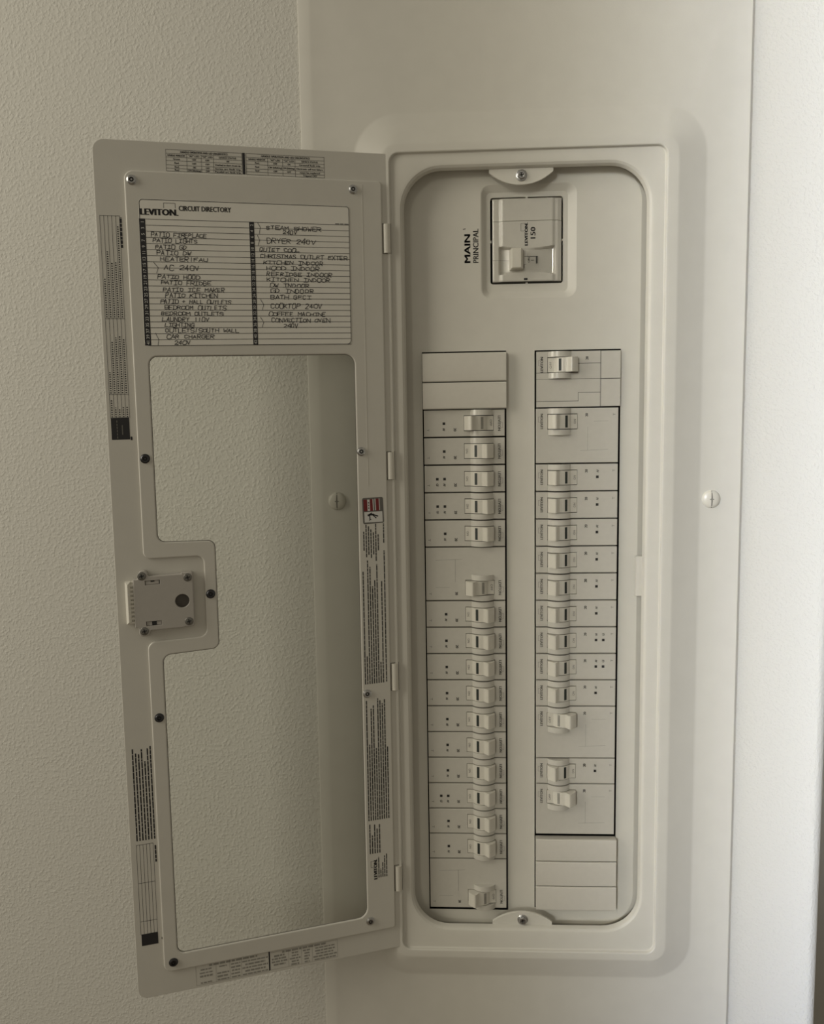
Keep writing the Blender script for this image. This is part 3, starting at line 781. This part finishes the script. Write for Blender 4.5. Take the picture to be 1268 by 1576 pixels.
# ------------------------------------------------------------------ main breaker
main = bpy.data.objects.new('main_breaker', None); COL.objects.link(main); main.location = (.143, 0, .0985); main.empty_display_size = .02
tag(main, 'large square grey main breaker with one handle, near the panel top', 'breaker')
MX0, MX1, MZ0, MZ1 = 112.3, 173.7, 62.5, 134.7
mb = MB(); NX, NZ = 72, 84; vs = []
def sst(a, b, x): t = min(1, max(0, (x - a) / (b - a))); return t * t * (3 - 2 * t)
def mface(x, z):
    cx = 143.2; u = (x - cx) / 26.0
    y = -3.5
    y += 1.3 * sst(22.0, 25.0, abs(x - cx)) + .9 * sst(27.2, 29.2, x - cx)          # lower side bands
    zc = 81.0
    hh = 9.6 + 2.6 * u * u
    d = 1 - sst(hh - .9, hh + .9, abs(z - zc)); d *= 1 - sst(23.0, 25.5, abs(x - cx))
    floor = .6 + 5.8 * min(1, abs(u)) ** 1.6                                         # barrel-shaped well, deepest at both ends
    y += d * floor
    if abs(z - 115.0) < .36: y += .8
    e = min(x - MX0, MX1 - x, z - MZ0, MZ1 - z); y += .5 * (1 - sst(0, .9, e))
    return y
zs = [MZ0 + (MZ1 - MZ0) * j / NZ for j in range(NZ + 1)] + [114.6, 114.65, 115.35, 115.4]; zs.sort()
xs = [MX0 + (MX1 - MX0) * i / NX for i in range(NX + 1)]
for z in zs:
    for x in xs: vs.append((x, mface(x, z), z))
n = NX + 1
mb.add(vs, [(j * n + i, j * n + i + 1, (j + 1) * n + i + 1, (j + 1) * n + i) for j in range(len(zs) - 1) for i in range(NX)])
for a, b, c, d in ((MX0, MZ0, MX0, MZ1), (MX1, MZ0, MX1, MZ1), (MX0, MZ0, MX1, MZ0), (MX0, MZ1, MX1, MZ1)):
    mb.add([(a, -.5, b), (c, -.5, d), (c, 30, d), (a, 30, b)], [(0, 1, 2, 3)])
MPO = tuple(-c for c in main.location)
link('housing', mb.mesh('main_housing', [PLASTIC], 34), main, MPO)
mb = MB()
mb.loft([[(127.2, .5, 90.2), (140.4, .5, 90.2), (140.4, .5, 72.4), (127.2, .5, 72.4)][::-1],
         [(128.6, -11.5, 90.0), (137.5, -11.5, 90.0), (137.5, -11.5, 72.8), (128.6, -11.5, 72.8)][::-1],
         [(129.3, -12.4, 89.4), (136.8, -12.4, 89.4), (136.8, -12.4, 73.4), (129.3, -12.4, 73.4)][::-1]], 0, False, True)
tg = link('toggle', mb.mesh('main_toggle', [TOGGLE], 30), main, MPO); tg['label'] = 'pale block handle'
mb = MB(); y = -3.75
mb.text('LEVITON.', 143.6, 93.8, 2.7, y, 90, width=19.6, bold=.11); mb.line([(141.2, 106.2), (137.6, 106.2), (137.6, 112.8), (141.2, 112.8)], .25, y)
mb.text('150', 150.4, 99.6, 4.4, y, 90, width=9.8, bold=.05)
mb.quad(140.2, 143.4, 63.4, 65.2, y)
y = -3.2
mb.text('ON', 145.6, 78.8, 2.0, y, 90, width=4.4); mb.line([(146.8, 80.9), (149.2, 80.9)], .35, y)
mb.line([(140.8, 84.4), (152.4, 84.1), (152.4, 78.0)], .35, y); mb.quad(150.6, 153.2, 78.0, 83.8, y) if False else mb.line([(151.4, 78.2), (151.4, 84.0)], .9, y)
mb.line([(140.4, 74.4), (140.4, 77.2), (141.8, 77.2)], .35, y)
mb.line([(112.6, 81.6), (127.0, 80.8)], .25, 1.6 if False else -2.3)
pm = link('printed_marking', mb.mesh('main_marking', [INK], 30), main, MPO); pm['kind'] = 'stuff'
# print too small to pick apart letter by letter
for o in COL.objects:
    if o.parent and any(t in o.name for t in ('print', 'lettering', 'directory_numbers', 'handwriting', '_table', 'instruction_sheet')): o['kind'] = 'stuff'
